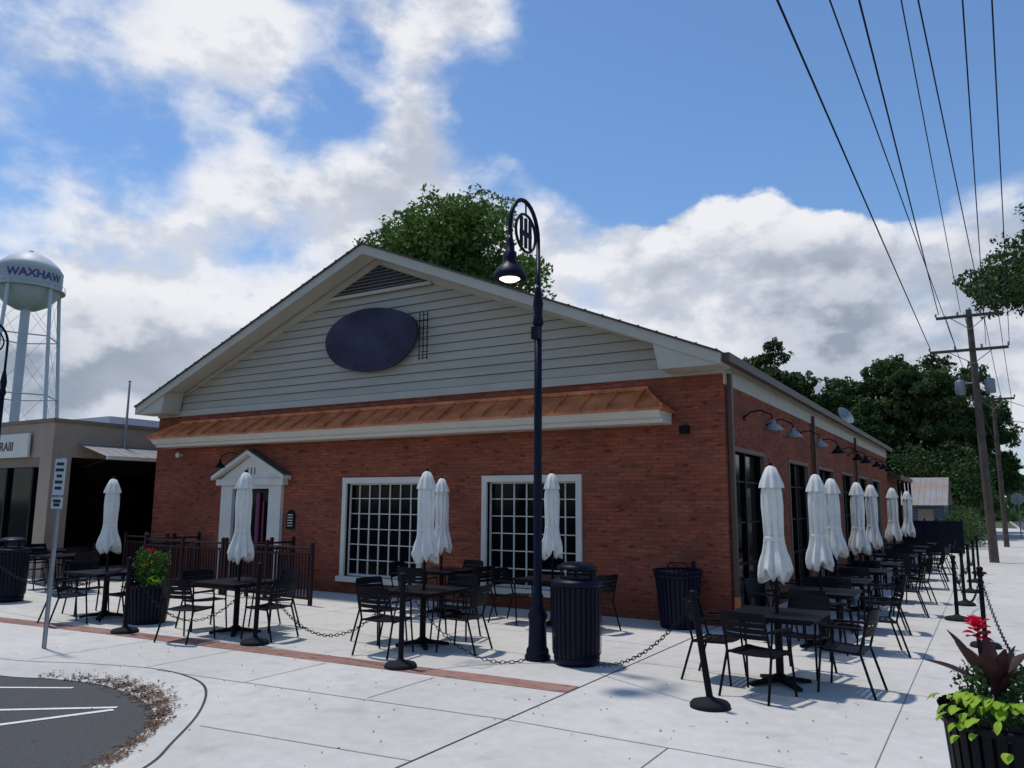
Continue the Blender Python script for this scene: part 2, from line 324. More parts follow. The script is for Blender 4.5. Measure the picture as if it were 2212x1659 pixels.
mb.prism([(-W,H),(0,H),(0,rz(0)-.12),(XC,ZR-.12),(-W,rz(-W)-.12)],.03,.22,SIDING)
z=H+.16;c=.185
while z<ZR-.35:
    z1=z+c
    def xs(zz): return min((ZR-.14-zz)/sl,W/2)
    a0,a1=xs(z),max(xs(z1),.02)
    v=[(XC-a0,-.022,z),(XC+a0,-.022,z),(XC+a1,.018,z1+.01),(XC-a1,.018,z1+.01)]
    mb.add(v,[(0,1,2,3)],SIDING)
    mb.add([(XC-a0,-.0225,z+.003),(XC+a0,-.0225,z+.003),(XC+a0,.02,z-.010),(XC-a0,.02,z-.010)],[(0,1,2,3)],SIDSHADOW)  # painted drop shadow: dark strip along the board's lower edge
    z=z1
mb.box(-W-.02,-.04,H+.0,.02,.03,H+.15,TRIM)
for sgn in (-1,1):
    e=XC+sgn*W/2
    mb.prism([(XC,ZR-.16),(e,ZR-.16-sl*W/2),(e,max(H+.16,ZR-.42-sl*W/2)),(XC,ZR-.42)],-.05,.0,TRIM)
mb.obj('gable_siding',house)
OV=.62;EO=.14
mb=MB()
for sgn in (-1,1):
    e=XC+sgn*(W/2+EO);ze=ZR-sl*(W/2+EO)
    mb.prism([(XC,ZR),(e,ze),(e,ze-.035),(XC,ZR-.035)],-OV-.04,DEP+.3,SHING)
    mb.prism([(XC,ZR-.036),(e,ze-.036),(e,ze-.13),(XC,ZR-.13)],-OV+.03,DEP+.25,TRIM)
    mb.prism([(XC,ZR-.037),(e,ze-.037),(e,ze-.22),(XC,ZR-.24)],-OV-.0,-OV+.029,TRIM)
    i0=e-sgn*1.15;mb.prism([(i0,ZR-sl*abs(i0-XC)-.14),(e-sgn*.002,ze-.14),(e-sgn*.002,H+.05),(i0+sgn*.12,H+.05+.0)],-OV+.035,-.055,TRIM)
    for i in range(0,70,3):
        x=XC+sgn*(W/2+EO)*(i+.5)/70;zz=ZR-sl*abs(x-XC)
        mb.box(x-.03,-OV-.052,zz-.03,x+.03,-OV-.03,zz+.004,SHING)
mb.obj('roof',house)
mb=MB()
mb.box(.0,.0,H-.18,.03,DEP,H+.19,TRIM)
mb.box(EO+.001,-OV+.1,ZE-.17,EO+.12,DEP+.2,ZE-.03,BRONZE)
mb.box(-W-.12-EO,-OV+.1,ZE-.17,-W-EO-.001,DEP+.2,ZE-.03,TRIM)
mb.box(.03,.10,.0,.1,.2,H-.0,BRONZE);mb.box(.028,.095,.0,.105,.205,.45,COPPER);mb.box(.03,7.3,.0,.1,7.4,H,BRONZE);mb.box(.03,14.3,.0,.1,14.4,H,BRONZE)
mb.obj('gutters_and_downspouts',house)
mb=MB();vb=6.48
a=1.4;mb.prism([(XC-a,vb),(XC+a,vb),(XC,vb+a*sl)],-.065,-.056,VENT)
for k in range(7):
    zz=vb+.03+k*.075;h=(vb+a*sl-zz)/sl-.06
    if h>.05: mb.add([(XC-h,-.095,zz),(XC+h,-.095,zz),(XC+h*.93,-.066,zz+.035),(XC-h*.93,-.066,zz+.035)],[(0,1,2,3)],LOUV)
mb.box(XC-a-.05,-.1,vb-.07,XC+a+.05,-.056,vb,TRIM)
mb.obj('gable_vent',house)
mb=MB();pl=[(XC-.12+1.30*math.cos(t)*(1+.03*math.sin(3*t)),5.38+.72*math.sin(t)*(1+.05*math.cos(2*t+1))) for t in np.linspace(0,2*math.pi,49)[:-1]]
mb.prism(pl,-.16,-.11,SLATE)
for x in (-8.4,-7.0): mb.box(x-.03,-.11,4.95,x+.03,-.06,5.9,BLACK)
for x in (-6.20,-6.10,-6.0): mb.box(x-.007,-.2,4.80,x+.007,-.182,5.80,LETTER)
for k in range(8): mb.box(-6.22,-.181,4.83+k*.13,-5.98,-.165,4.842+k*.13,LETTER)
mb.obj('sign_panel',house)
mb=MB();ax0,ax1=-14.45,-.85;dp=.62;zt=3.86;zb=3.47
mb.add([(ax0,-dp,zb),(ax1,-dp,zb),(ax1-.5,-.01,zt),(ax0+.5,-.01,zt),(ax0,0,zb),(ax1,0,zb)],[(0,1,2,3),(0,3,4),(1,5,2),(0,4,5,1)],COPPER)
nS=27
for i in range(nS+1):
    x=ax0+(ax1-ax0)*i/nS;xt=min(max(x,ax0+.5),ax1-.5)
    if i in (0,nS): P=[(x,-dp,zb),(xt,-.01,zt)]
    else:
        k=1
        if x<ax0+.5: k=(x-ax0)/.5
        if x>ax1-.5: k=(ax1-x)/.5
        P=[(x,-dp,zb),(x,-dp+dp*k,zb+(zt-zb)*k)]
    a,b=Vector(P[0]),Vector(P[1]);mb.add([a+Vector((-.014,0,0)),a+Vector((.014,0,0)),b+Vector((.014,0,0)),b+Vector((-.014,0,0)),a+Vector((-.014,0,.055)),a+Vector((.014,0,.055)),b+Vector((.014,0,.055)),b+Vector((-.014,0,.055))],[(0,3,7,4),(1,2,6,5),(4,5,6,7),(0,1,5,4)],COPPER)
mb.box(ax0+.45,-.05,zt-.01,ax1-.45,-.0,zt+.06,COPPER);mb.box(ax0-.01,-dp-.015,zb-.035,ax1+.01,0,zb-.001,COPPER)
mb.obj('copper_awning',house)
mb=MB();mb.prism([(-.0,3.24),(-.40,3.24),(-.44,3.30),(-.50,3.32),(-.57,3.40),(-.60,3.434),(0,3.434)],ax0+.05,ax1-.05,WHITE,'x');mb.obj('awning_cornice',house)
mb=MB();mb.tube([(-13.9,0,3.06),(-13.9,-.1,3.06)],.03,8,WHITE);mb.lathe((-13.9,-.13,2.98),[(.0,0),(.05,.02),(.06,.08),(.04,.13),(0,.14)],10,WHITE);mb.obj('security_camera',house)
mb=MB();mb.box(-.72,-.16,3.07,-.58,-.02,3.2,BLACK);mb.obj('wall_speaker',house)
def goose(mb,p,d,drop=.25,reach=.5,r=.17,shade=BLACK):
    p=Vector(p);d=Vector(d)
    pts=[p,p+d*.12+Vector((0,0,.10)),p+d*reach*.6+Vector((0,0,.12)),p+d*reach*.95+Vector((0,0,.03)),p+d*reach+Vector((0,0,-.08))]
    mb.tube(pts,.014,6,BLACK);q=pts[-1];mb.lathe((q.x,q.y,q.z-.16),[(r,0),(r*.93,.025),(r*.55,.09),(r*.3,.12),(r*.25,.18),(0,.19)],16,shade);mb.lathe((q.x,q.y,q.z-.158),[(0,0),(r*.9,.0)],16,CANVAS,cap=False)
    mb.tube([p-d*.0,p+d*.03],.05,8,BLACK)
mb=MB();goose(mb,(-11.5,-.1,2.92),(-.5,-.86,0),reach=.5,r=.12);mb.obj('gooseneck_light',house)
for y in (1.2,2.85,5.6,8.0,11.4,13.1,15.8,17.6,19.5):
    mb=MB();goose(mb,(0,y,3.42),(1,0,0),reach=.5,r=.17,shade=GALV if y<6 else BLACK);mb.obj('barn_light',house)
mb=MB()
for (a,b,zb_,z1) in so:
    mb.box(-.14,a,0,-.12,b,z1,GLASS)
    for y in (a+.03,b-.03,(a+b)/2): mb.box(-.12,y-.035,0,-.07,y+.035,z1,BLACK)
    for zz in (.9,1.6,2.3): mb.box(-.1195,a,zz-.015,-.08,b,zz+.015,BLACK)
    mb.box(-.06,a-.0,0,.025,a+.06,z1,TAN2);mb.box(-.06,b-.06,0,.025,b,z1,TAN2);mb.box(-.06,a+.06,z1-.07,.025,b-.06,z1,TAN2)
mb.obj('storefront_doors',house)
mb=MB();c=Vector((-.1,13.5,4.66));ax=Vector((.75,-.45,.5)).normalized();u=ax.orthogonal().normalized();v=ax.cross(u)
vs=[];fs=[];n=20
for j,(r,h) in enumerate([(.02,0),(.14,.015),(.25,.05),(.31,.08)]):
    for k in range(n):
        t=2*math.pi*k/n;vs.append(c+u*r*math.cos(t)+v*r*math.sin(t)+ax*h)
for j in range(3):
    for k in range(n): fs.append((j*n+k,j*n+(k+1)%n,(j+1)*n+(k+1)%n,(j+1)*n+k))
mb.add(vs,fs,GALV,True);mb.tube([(-.15,13.6,4.25),(-.15,13.6,4.5),c],.02,6,GALV);mb.tube([c-u*.25,c+ax*.35],.01,5,GALV);mb.obj('satellite_dish',house)
mb=MB();mb.box(-3,DEP+.4,0,-.1,DEP+6,3.0,BRICK);mb.box(-3.2,DEP+.35,3.0,.5,DEP+6.2,3.18,BRONZE)
for y in (.5,2.4,4.2,6.0): mb.box(.32,DEP+y,0,.42,DEP+y+.1,3.0,BLACK)
mb.obj('rear_porch',house)
# ------------------------------------------------------------ left neighbour building
nb=empty('tan_shop_building')
mb=MB();XL=-16.6;YF=-1.8
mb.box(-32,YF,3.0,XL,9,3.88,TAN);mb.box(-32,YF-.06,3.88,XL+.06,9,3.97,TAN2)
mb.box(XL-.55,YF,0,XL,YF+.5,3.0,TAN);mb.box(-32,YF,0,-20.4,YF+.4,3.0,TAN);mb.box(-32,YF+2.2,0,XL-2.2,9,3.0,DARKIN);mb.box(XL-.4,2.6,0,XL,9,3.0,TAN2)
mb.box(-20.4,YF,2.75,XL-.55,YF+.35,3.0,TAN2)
mb.box(XL-2.2,YF+.6,2.985,XL,9,2.998,DARKIN)
mb.obj('walls',nb)
mb=MB();mb.box(-20.4,YF+.2,.5,XL-.8,YF+.24,2.75,GLASS);mb.box(-20.4,YF+.1,0,XL-.8,YF+.3,.5,TAN2)
for x in (-20.3,-19.0,-17.7): mb.box(x,YF+.12,.5,x+.08,YF+.198,2.75,BLACK)
mb.box(XL-2.18,YF+.6,0,XL-2.14,2.6,2.6,GLASS)
mb.obj('shop_windows',nb)
mb=MB();mb.add([(XL+.02,-1.2,3.36),(XL+.02,2.2,3.36),(XL+1.45,2.2,2.98),(XL+1.45,-1.2,2.98)],[(0,1,2,3)],GALV);
mb.box(XL+1.40,-1.22,2.92,XL+1.48,2.22,3.01,WHITE)
for y in (-1.15,.65,2.15): mb.tube([(XL+.02,y,2.7),(XL+1.4,y,2.93)],.025,6,BLACK)
for i in range(12):
    y=-1.2+3.4*i/11;mb.add([(XL+.02,y-.01,3.365),(XL+.02,y+.01,3.365),(XL+1.45,y+.01,2.985),(XL+1.45,y-.01,2.985)],[(0,1,2,3)],TAN2)
mb.obj('metal_canopy',nb)
mb=MB();mb.box(-32,2,3.97,-20.5,12,4.6,TW);mb.obj('rooftop_block',nb)
mb=MB();mb.box(-19.9,YF-.12,3.0,-17.55,YF-.065,3.62,WHITE);mb.obj('shop_sign',nb)
text('shop_sign_lettering','TRAIII',.34,(-18.72,YF-.125,3.28),(math.pi/2,0,0),LETTER,nb)
mb=MB();mb.tube([(-16.4,0,3.3),(-16.4,0,5.1)],[.04,.025],8,GALV);mb.lathe((-16.4,0,5.1),[(.0,0),(.05,.04),(0,.09)],8,GALV);mb.obj('flagpole')
# ------------------------------------------------------------ railing
mb=MB()
def rail(a,b,n):
    a=Vector((*a,0));b=Vector((*b,0))
    for k in (0,.5,1):
        p=a.lerp(b,k);mb.box(p.x-.03,p.y-.03,0,p.x+.03,p.y+.03,1.12,RAILM);mb.lathe((p.x,p.y,1.12),[(.045,0),(.045,.02),(0,.05)],8,RAILM)
    for z in (.12,.92,1.04): mb.tube([a+Vector((0,0,z)),b+Vector((0,0,z))],.024,6,RAILM)
    for i in range(1,n): 
        p=a.lerp(b,i/n);mb.box(p.x-.012,p.y-.012,.12,p.x+.012,p.y+.012,.92,RAILM)
rail((-12.9,-1.5),(-10.1,-1.62),30);rail((-10.0,-1.62),(-7.3,-1.85),30);rail((-12.9,-1.45),(-12.9,-.1),15);rail((-9.4,-.35),(-9.4,-1.55),13);rail((-13.0,-.9),(-14.6,-.9),16)
mb.obj('metal_railing')
# ------------------------------------------------------------ street lamp
def make_lamp(x,y,name):
    e=empty(name,(x,y,0))
    mb=MB()
    mb.lathe((0,0,0),[(.16,0),(.16,.05),(.14,.07),(.14,.12),(.115,.16),(.105,.45),(.12,.50),(.12,.54),(.08,.62),(.062,.72),(.075,.76),(.055,.80),(.052,3.0),(.05,4.28)],24,NAVY)
    mb.lathe((0,0,0),[(.055,4.2),(.075,4.24),(.055,4.35),(.07,4.5),(.04,4.7),(.03,4.75)],16,NAVY)
    mb.box(-.05,-.1,4.02,.05,-.03,4.18,NAVY)
    mb.obj('pole',e)
    mb=MB();pts=[(0,0,4.7),(0,0,5.35)]
    for t in np.linspace(0,math.pi,15): pts.append((0,-.36+.36*math.cos(t),5.35+.45*math.sin(t)))
    pts.append((0,-.72,5.2));mb.tube(pts,[.028]*len(pts),8,NAVY)
    mb.obj('hook_arm',e)
    mb=MB();ring=[(0,-.33+.25*math.cos(t),5.37+.25*math.sin(t)) for t in np.linspace(0,2*math.pi,25)]
    mb.tube(ring,.019,6,NAVY)
    for dy in (-.11,.0,.11): mb.box(-.012,-.33+dy-.026,5.17,.012,-.33+dy+.026,5.57,NAVY)
    mb.box(-.0125,-.47,5.33,.0125,-.19,5.39,NAVY);mb.tube([(0,-.33,5.61),(0,-.33,5.78)],.012,6,NAVY)
    mb.obj('medallion',e)
    mb=MB();mb.lathe((0,-.72,4.66),[(.205,.0),(.21,.03),(.19,.08),(.15,.14),(.10,.19),(.085,.24),(.085,.34),(.06,.36),(.055,.46),(.04,.5),(.035,.56)],24,NAVY)
    mb.obj('bell_shade',e)
    mb=MB();mb.lathe((0,-.72,4.64),[(0.0,-.015),(.08,-.01),(.13,.018)],20,BULB,cap=False);mb.obj('lens',e)
make_lamp(-1.29,-3.92,'street_lamp');make_lamp(-14.97,-3.88,'street_lamp')
# ------------------------------------------------------------ litter bin
mb=MB();N=30
for k in range(N):
    t=2*math.pi*k/N;c,s=math.cos(t),math.sin(t);w=.021
    def q(r,z,o): return (r*c-o*s,r*s+o*c,z)
    prof=[(.26,.06),(.295,.14),(.305,.5),(.305,.82),(.315,.90),(.285,.94)]
    vs=[];fs=[]
    for r,z in prof: vs+=[q(r,z,-w),q(r,z,w)]
    for i in range(len(prof)-1): fs.append((2*i,2*i+1,2*i+3,2*i+2))
    mb.add(vs,fs,NAVY)
mb.lathe((0,0,0),[(.25,.0),(.27,.01),(.28,.08),(.26,.1)],30,NAVY);mb.lathe((0,0,0),[(.275,.1),(.275,.9)],24,LETTER,cap=False)
mb.lathe((0,0,0),[(.285,.90),(.315,.92),(.325,.95),(.30,.98),(.23,1.01),(.19,1.0)],30,NAVY)
for k in range(6):
    t=2*math.pi*k/6;mb.tube([(.21*math.cos(t),.21*math.sin(t),.99),(.21*math.cos(t),.21*math.sin(t),1.12)],.012,6,NAVY)
mb.lathe((0,0,0),[(.24,1.115),(.25,1.13),(.23,1.155),(.14,1.19),(0,1.2)],28,NAVY)
bin_me=mb.obj('litter_bin',data_only=True)
inst('litter_bin',bin_me,(-.78,-3.86,0));inst('litter_bin',bin_me,(-12.45,-4.6,0))
def planter_mesh(rb,rt,h,N=30,mt=NAVY):
    mb=MB()
    for k in range(N):
        t=2*math.pi*k/N;c,s=math.cos(t),math.sin(t);w=.8*math.pi*rb/N
        def q(r,z,o): return (r*c-o*s,r*s+o*c,z)
        pr=[(rb,.03),(rb+(rt-rb)*.5,h*.5),(rt,h*.93),(rt*1.06,h)]
        vs=[];fs=[]
        for r,z in pr: vs+=[q(r,z,-w),q(r,z,w),q(r-.015,z,w),q(r-.015,z,-w)]
        for i in range(3):
            a=4*i
            for (u,v) in ((0,1),(1,2),(3,0)): fs.append((a+u,a+v,a+v+4,a+u+4))
        mb.add(vs,fs,mt)
    mb.lathe((0,0,0),[(rb*.95,0),(rb*.97,.05)],24,mt);mb.lathe((0,0,0),[(rb-.03,.02),(rt-.03,h*.95)],24,LETTER,cap=False)
    mb.lathe((0,0,0),[(rt-.02,h*.9),(rt+.02,h*.9),(rt+.02,h*.95),(rt-.02,h*.95)],30,mt,cap=False)
    mb.lathe((0,0,0),[(0,h*.88),(rt-.02,h*.88)],20,BARK,cap=False)
    return mb
pm=planter_mesh(.29,.36,.86)
pm.lathe((0,0,0),[(.385,.86),(.40,.875),(.385,.89),(.35,.88)],30,NAVY,cap=False)
pm.tube([(.2,.38,.0),(.2,.38,1.0)],.03,8,NAVY)
pm.tube([(-.2,0,.86),(-.12,0,.99),(.12,0,.99),(.2,0,.86)],.012,6,NAVY)
o=pm.obj('waste_basket',loc=(-.68,-.5,0));o.rotation_euler=(0,0,.2)
def leafblob(mb,c,R,n,size,m,seed=0,surf=True):
    r=np.random.default_rng(seed)
    d=r.normal(size=(n,3));d/=np.linalg.norm(d,axis=1)[:,None]
    rad=(.55+.45*r.random(n)**.5) if surf else r.random(n)**.5
    p=np.array(c)+d*rad[:,None]*np.array(R)
    a=r.normal(size=(n,3));a/=np.linalg.norm(a,axis=1)[:,None];b=np.cross(a,r.normal(size=(n,3)));b/=np.linalg.norm(b,axis=1)[:,None]
    s=size*(.6+.8*r.random(n))[:,None]
    i=mb.mi(m);o=len(mb.v)
    V=np.stack([p-a*s,p+b*s*.45,p+a*s,p-b*s*.45],1).reshape(-1,3)
    mb.v+=V.tolist();mb.f+=[(o+4*k,o+4*k+1,o+4*k+2,o+4*k+3) for k in range(n)];mb.m+=[i]*n;mb.sm+=[False]*n
e=empty('flower_planter',(-7.9,-4.75,0));planter_mesh(.28,.34,.62).obj('pot',e)
mb=MB();leafblob(mb,(0,0,.76),(.26,.26,.18),600,.04,LEAF5,1);leafblob(mb,(.24,-.05,.66),(.14,.16,.08),70,.04,LEAF3,2);leafblob(mb,(-.05,0,1.10),(.10,.1,.06),26,.022,RED,3);leafblob(mb,(.05,-.1,.95),(.18,.12,.12),30,.02,ORANGE,4)
for k in range(34):
    a=rng.random()*6.28;r_=.05+.22*rng.random();zt_=.85+.28*rng.random();mb.tube([(0,0,.6),(r_*math.cos(a)*.6,r_*math.sin(a)*.6,.8),(r_*math.cos(a),r_*math.sin(a),zt_)],.004,4,LEAF5)
    leafblob(mb,(r_*math.cos(a),r_*math.sin(a),zt_-.05),(.05,.05,.09),14,.04,LEAF5,60+k,surf=False)
mb.obj('plants',e)
e=empty('flower_planter',(3.68,-7.33,0));planter_mesh(.33,.39,.80,N=34,mt=BLACK).obj('pot',e)
mb=MB();leafblob(mb,(.0,.02,.81),(.34,.34,.10),1100,.020,LEAF5,5);leafblob(mb,(.1,.1,.86),(.22,.22,.12),400,.024,LEAF2,6)
for k in range(40):
    a=rng.random()*6.28;r_=.14+.24*rng.random();leafblob(mb,(r_*math.cos(a),r_*math.sin(a),.86+.14*rng.random()),(.04,.04,.06),24,.016,LEAF5 if k%3 else LEAF2,160+k,surf=False)
def bigleaf(mb,base,dirv,L,w,m,droop=.3,n=8,up=(0,0,1)):
    d=Vector(dirv).normalized();side=d.cross(Vector(up))
    if side.length<.05: side=Vector((1,0,0))
    side.normalize();vs=[];fs=[];p=Vector(base)
    for i in range(n+1):
        t=i/n;ww=w*math.sin(math.pi*min(t*.93+.05,1))**.8
        dd=(d+Vector((0,0,-droop*t*1.5))).normalized();
        nn=side.cross(dd)
        vs+=[p-side*ww+nn*ww*.35,p,p+side*ww+nn*ww*.35];p=p+dd*L/n
    for i in range(n):
        a=3*i;fs+=[(a,a+1,a+4,a+3),(a+1,a+2,a+5,a+4)]
    mb.add(vs,fs,m,True)
bx_,by_=-.18,-.08
for k in range(13):
    a=k*2.4+.4;el=.45+.95*rng.random();bigleaf(mb,(bx_+.05+.04*math.cos(a),by_+.04*math.sin(a),.86+.08*rng.random()),(math.cos(a)*math.cos(el),math.sin(a)*math.cos(el),math.sin(el)),.22+.12*rng.random(),.048,LEAF4,.2)
mb.tube([(bx_+.02,by_,.8),(bx_,by_,1.20)],.012,6,LEAF4)
for k in range(16):
    a=k*2.4;bigleaf(mb,(bx_+.012*math.cos(a),by_+.012*math.sin(a),1.17+.006*k),(math.cos(a),math.sin(a),.1+.07*k),.065,.03,RED,.5,5)
for k in range(58):
    a=rng.random()*6.28
    if k<44: a=-2.2+rng.normal()*.42
    r=.26+.12*rng.random();z=.89-.42*max(0,rng.random()-.45)*(1 if k<44 else .3)
    rr=.39+.02*rng.random() if z<.84 else r
    bigleaf(mb,(rr*math.cos(a),rr*math.sin(a),z),(math.cos(a),math.sin(a),.1-.9*rng.random()),.04+.05*rng.random(),.018+.012*rng.random(),LEAF3,.8,5)
for k in range(7):
    a=-1.3+.5*k;mb.lathe((.30*math.cos(a),.30*math.sin(a),.93+.04*rng.random()),[(0,0),(.018,.006),(.02,.016),(.012,.03),(0,.032)],8,ORANGE)
mb.obj('plants',e)
# ------------------------------------------------------------ stanchions and chains
def stanchion(x,y,lean=(0,0),h=1.02):
    mb=MB();mb.lathe((0,0,0),[(.19,0),(.19,.03),(.17,.055),(.06,.08),(.035,.1)],28,RUB)
    mb.tube([(0,0,.08),(lean[0],lean[1],h)],.032,10,BLACK);mb.lathe((lean[0],lean[1],h),[(.034,0),(.042,.01),(.042,.04),(.03,.055),(0,.06)],12,BLACK)
    mb.tube([(lean[0]-.05,lean[1],h-.06),(lean[0]+.05,lean[1],h-.06)],.012,6,BLACK)
    mb.obj('stanchion_post',loc=(x,y,0));return Vector((x+lean[0],y+lean[1],h-.06))
s1=stanchion(1.2,-5.0,(-.12,-.05));s2=stanchion(-2.4,-5.2);s3=stanchion(-5.0,-5.1,(.01,.01));s4=stanchion(-7.3,-5.5,(-.01,0));s5=stanchion(-12.0,-5.3)
r1=stanchion(4.16,-5.15);r2=stanchion(3.42,.2);r3=stanchion(3.0,2.9);r4=stanchion(3.05,5.3);r5=stanchion(3.1,8.0);r6=stanchion(3.15,10.8);r7=stanchion(3.2,13.8)
lk=MB();pts=[]
for t in np.linspace(0,2*math.pi,11): pts.append((.018*math.cos(t)*1.9,.018*math.sin(t),0))
lk.tube(pts,.0048,5,BLACK,cap=False)
def chain(name,a,b,sag,floor=.02):
    mb=MB();n=60;P=[]
    for i in range(n+1):
        t=i/n;p=a.lerp(b,t);p.z=max(p.z-sag*4*t*(1-t),floor);P.append(p)
    cum=[0]
    for i in range(n): cum.append(cum[-1]+(P[i+1]-P[i]).length)
    step=.056;k=0;s=0;j=0
    while s<cum[-1]-step:
        while cum[j+1]<s: j+=1
        f=(s-cum[j])/max(cum[j+1]-cum[j],1e-6);p=P[j].lerp(P[j+1],f);d=(P[j+1]-P[j]).normalized()
        x=d;y=x.cross(Vector((0,0,1)));y.normalize();z=x.cross(y)
        if k%2: y,z=z,y
        vs=[p+x*v[0]+y*v[1]+z*v[2] for v in lk.v];mb.add(vs,lk.f,BLACK,True);s+=step;k+=1
    mb.obj(name)
lampv=Vector((-1.15,-4.05,.12));binv=Vector((-.58,-4.1,.1))
chain('chain',s1,binv,.25);chain('chain',lampv,s2,.42);chain('chain',s2,s3,.72);chain('chain',s3,s4,.72);chain('chain',s4,s5,.45)
chain('chain',r1,r2,.75);chain('chain',r2,r3,.5);chain('chain',r3,r4,.45);chain('chain',r4,r5,.45);chain('chain',r5,r6,.45)
# ------------------------------------------------------------ furniture
mb=MB()
mb.box(-.46,-.46,.715,.46,.46,.745,BLACK);mb.box(-.42,-.42,.69,.42,.42,.7145,BLACK)
mb.tube([(0,0,.04),(0,0,.70)],.042,12,BLACK);mb.lathe((0,0,0),[(.09,.05),(.09,.08),(.05,.11)],16,BLACK)
for a in range(4):
    t=math.pi/4+a*math.pi/2;c,s=math.cos(t),math.sin(t)
    mb.add([(c*.04-s*.04,s*.04+c*.04,.09),(c*.04+s*.04,s*.04-c*.04,.09),(c*.36+s*.028,s*.36-c*.028,.035),(c*.36-s*.028,s*.36+c*.028,.035),
            (c*.04-s*.04,s*.04+c*.04,.03),(c*.04+s*.04,s*.04-c*.04,.03),(c*.36+s*.028,s*.36-c*.028,.005),(c*.36-s*.028,s*.36+c*.028,.005)],[(0,1,2,3),(4,7,6,5),(0,3,7,4),(1,5,6,2),(2,6,7,3)],BLACK)
table_me=mb.obj('t',data_only=True)
mb=MB()
for sx in (-1,1):
    mb.tube([(sx*.27,-.25,0),(sx*.25,-.21,.44),(sx*.255,-.20,.62),(sx*.26,-.17,.655),(sx*.26,.0,.665),(sx*.245,.2,.66)],.0125,7,BLACK)
    mb.tube([(sx*.27,.30,0),(sx*.245,.17,.43),(sx*.24,.22,.62),(sx*.235,.27,.80),(sx*.22,.275,.835)],.0135,7,BLACK)
    mb.tube([(sx*.25,-.21,.43),(sx*.245,.18,.415)],.0125,6,BLACK)
    mb.box(sx*.26-.022,-.19,.664,sx*.26+.022,.17,.676,BLACK)
for i in range(7):
    y=-.215+i*.062
    z=.447-.02*math.sin(i/6*math.pi*.8)
    vs=[];fs=[]
    for k in range(7):
        x=-.245+.49*k/6;dz=-.014*(1-((k-3)/3)**2);vs+=[(x,y-.028,z+dz),(x,y+.028,z+dz-.004),(x,y+.028,z+dz-.012),(x,y-.028,z+dz-.010)]
    for k in range(6):
        a=4*k
        for (u,v) in ((0,1),(1,2),(2,3),(3,0)): fs.append((a+u,a+v,a+v+4,a+u+4))
    mb.add(vs,fs,BLACK)
for (z0,z1,y0,y1) in ((.755,.845,.260,.279),(.700,.748,.245,.258),(.642,.690,.229,.242),(.584,.632,.213,.226)):
    vs=[];fs=[]
    for k in range(9):
        x=-.232+.464*k/8;dy=.045*(1-((k-4)/4)**2);vs+=[(x,y0+dy,z0),(x,y1+dy,z1),(x,y1+dy+.008,z1),(x,y0+dy+.008,z0)]
    for k in range(8):
        a=4*k
        for (u,v) in ((0,1),(1,2),(2,3),(3,0)): fs.append((a+u,a+v,a+v+4,a+u+4))
    mb.add(vs,fs,BLACK)
chair_me=mb.obj('c',data_only=True)
def umbrella_mesh(seed,tw):
    r=random.Random(seed);mb=MB()
    mb.tube([(0,0,0.02),(0,0,2.3)],.019,10,BLACK)
    hz=1.10+r.uniform(-.04,.04)
    prof=[(.05,hz+.05),(.160,hz),(.163,hz+.05),(.158,hz+.11),(.142,hz+.19),(.120,hz+.27),(.104,hz+.36),(.097,hz+.44),(.100,hz+.55),(.108,hz+.66),(.112,1.88),(.108,2.0),(.098,2.10),(.085,2.15)]
    ph=[r.random()*6.28 for _ in range(4)]
    def mod(t,j):
        a=.26 if j<5 else (.22 if j<9 else .13)
        s=abs(math.cos(4*t+ph[0]+tw*j*.06))
        return 1-a+1.6*a*s+.35*a*math.cos(5*t+ph[1]+.25*j)+.22*a*math.cos(17*t+ph[2]+.1*j)
    vs=[];fs=[];n=96
    lx=r.uniform(-.02,.02);ly=r.uniform(-.02,.02)
    for j,(rr,z) in enumerate(prof):
        for k in range(n):
            t=2*math.pi*k/n;q=rr*mod(t,j);zz=z
            if j<3: zz=z+(.05*math.cos(8*t+2*ph[0]+1.2)+.035*math.cos(3*t+ph[1]))*(1 if j<2 else .6)
            g=max(0,(1.6-z));vs.append((q*math.cos(t)+lx*g,q*math.sin(t)+ly*g,zz))
    for j in range(len(prof)-1):
        for k in range(n): fs.append((j*n+k,j*n+(k+1)%n,(j+1)*n+(k+1)%n,(j+1)*n+k))
    mb.add(vs,fs,CANVAS,True)
    mb.lathe((0,0,0),[(.126,2.09),(.116,2.14),(.09,2.23),(.055,2.31),(.02,2.335),(0,2.34)],64,CANVAS,mod=lambda t,j:1+(.12 if j<2 else .05)*math.cos(8*t+ph[0]),cap=False)
    mb.lathe((0,0,0),[(.104,hz+.385),(.108,hz+.395),(.108,hz+.425),(.104,hz+.435)],24,CANVAS,cap=False)
    mb.lathe((0,0,0),[(.02,2.33),(.022,2.36),(0,2.38)],8,BLACK)
    return mb.obj('u',data_only=True)
UM=[umbrella_mesh(i,(-1)**i*(1+i*.3)) for i in range(5)]
R=random.Random(4);cnt=0
def setup(x,y,umb=True,ch='NSEW',rot=0,us=1,ux=0):
    global cnt
    inst('patio_table',table_me,(x,y,0),rot)
    for c in ch:
        dx,dy,rz_={'N':(0,.68,0),'S':(0,-.68,math.pi),'E':(.68,0,-math.pi/2),'W':(-.68,0,math.pi/2)}[c]
        j=R.uniform(-.28,.28);k=R.uniform(-.06,.14)
        cr,sr=math.cos(rot),math.sin(rot);q=1+k
        inst('patio_chair',chair_me,(x+(dx*cr-dy*sr)*q+R.uniform(-.1,.1)*(dx==0),y+(dx*sr+dy*cr)*q+R.uniform(-.1,.1)*(dy==0),0),rz_+rot+j)
    if umb:
        inst('closed_patio_umbrella',UM[cnt%5],(x+ux,y,0),R.random()*6,(1,1,us),rx=R.uniform(-.012,.012),ry=R.uniform(-.012,.012));cnt+=1
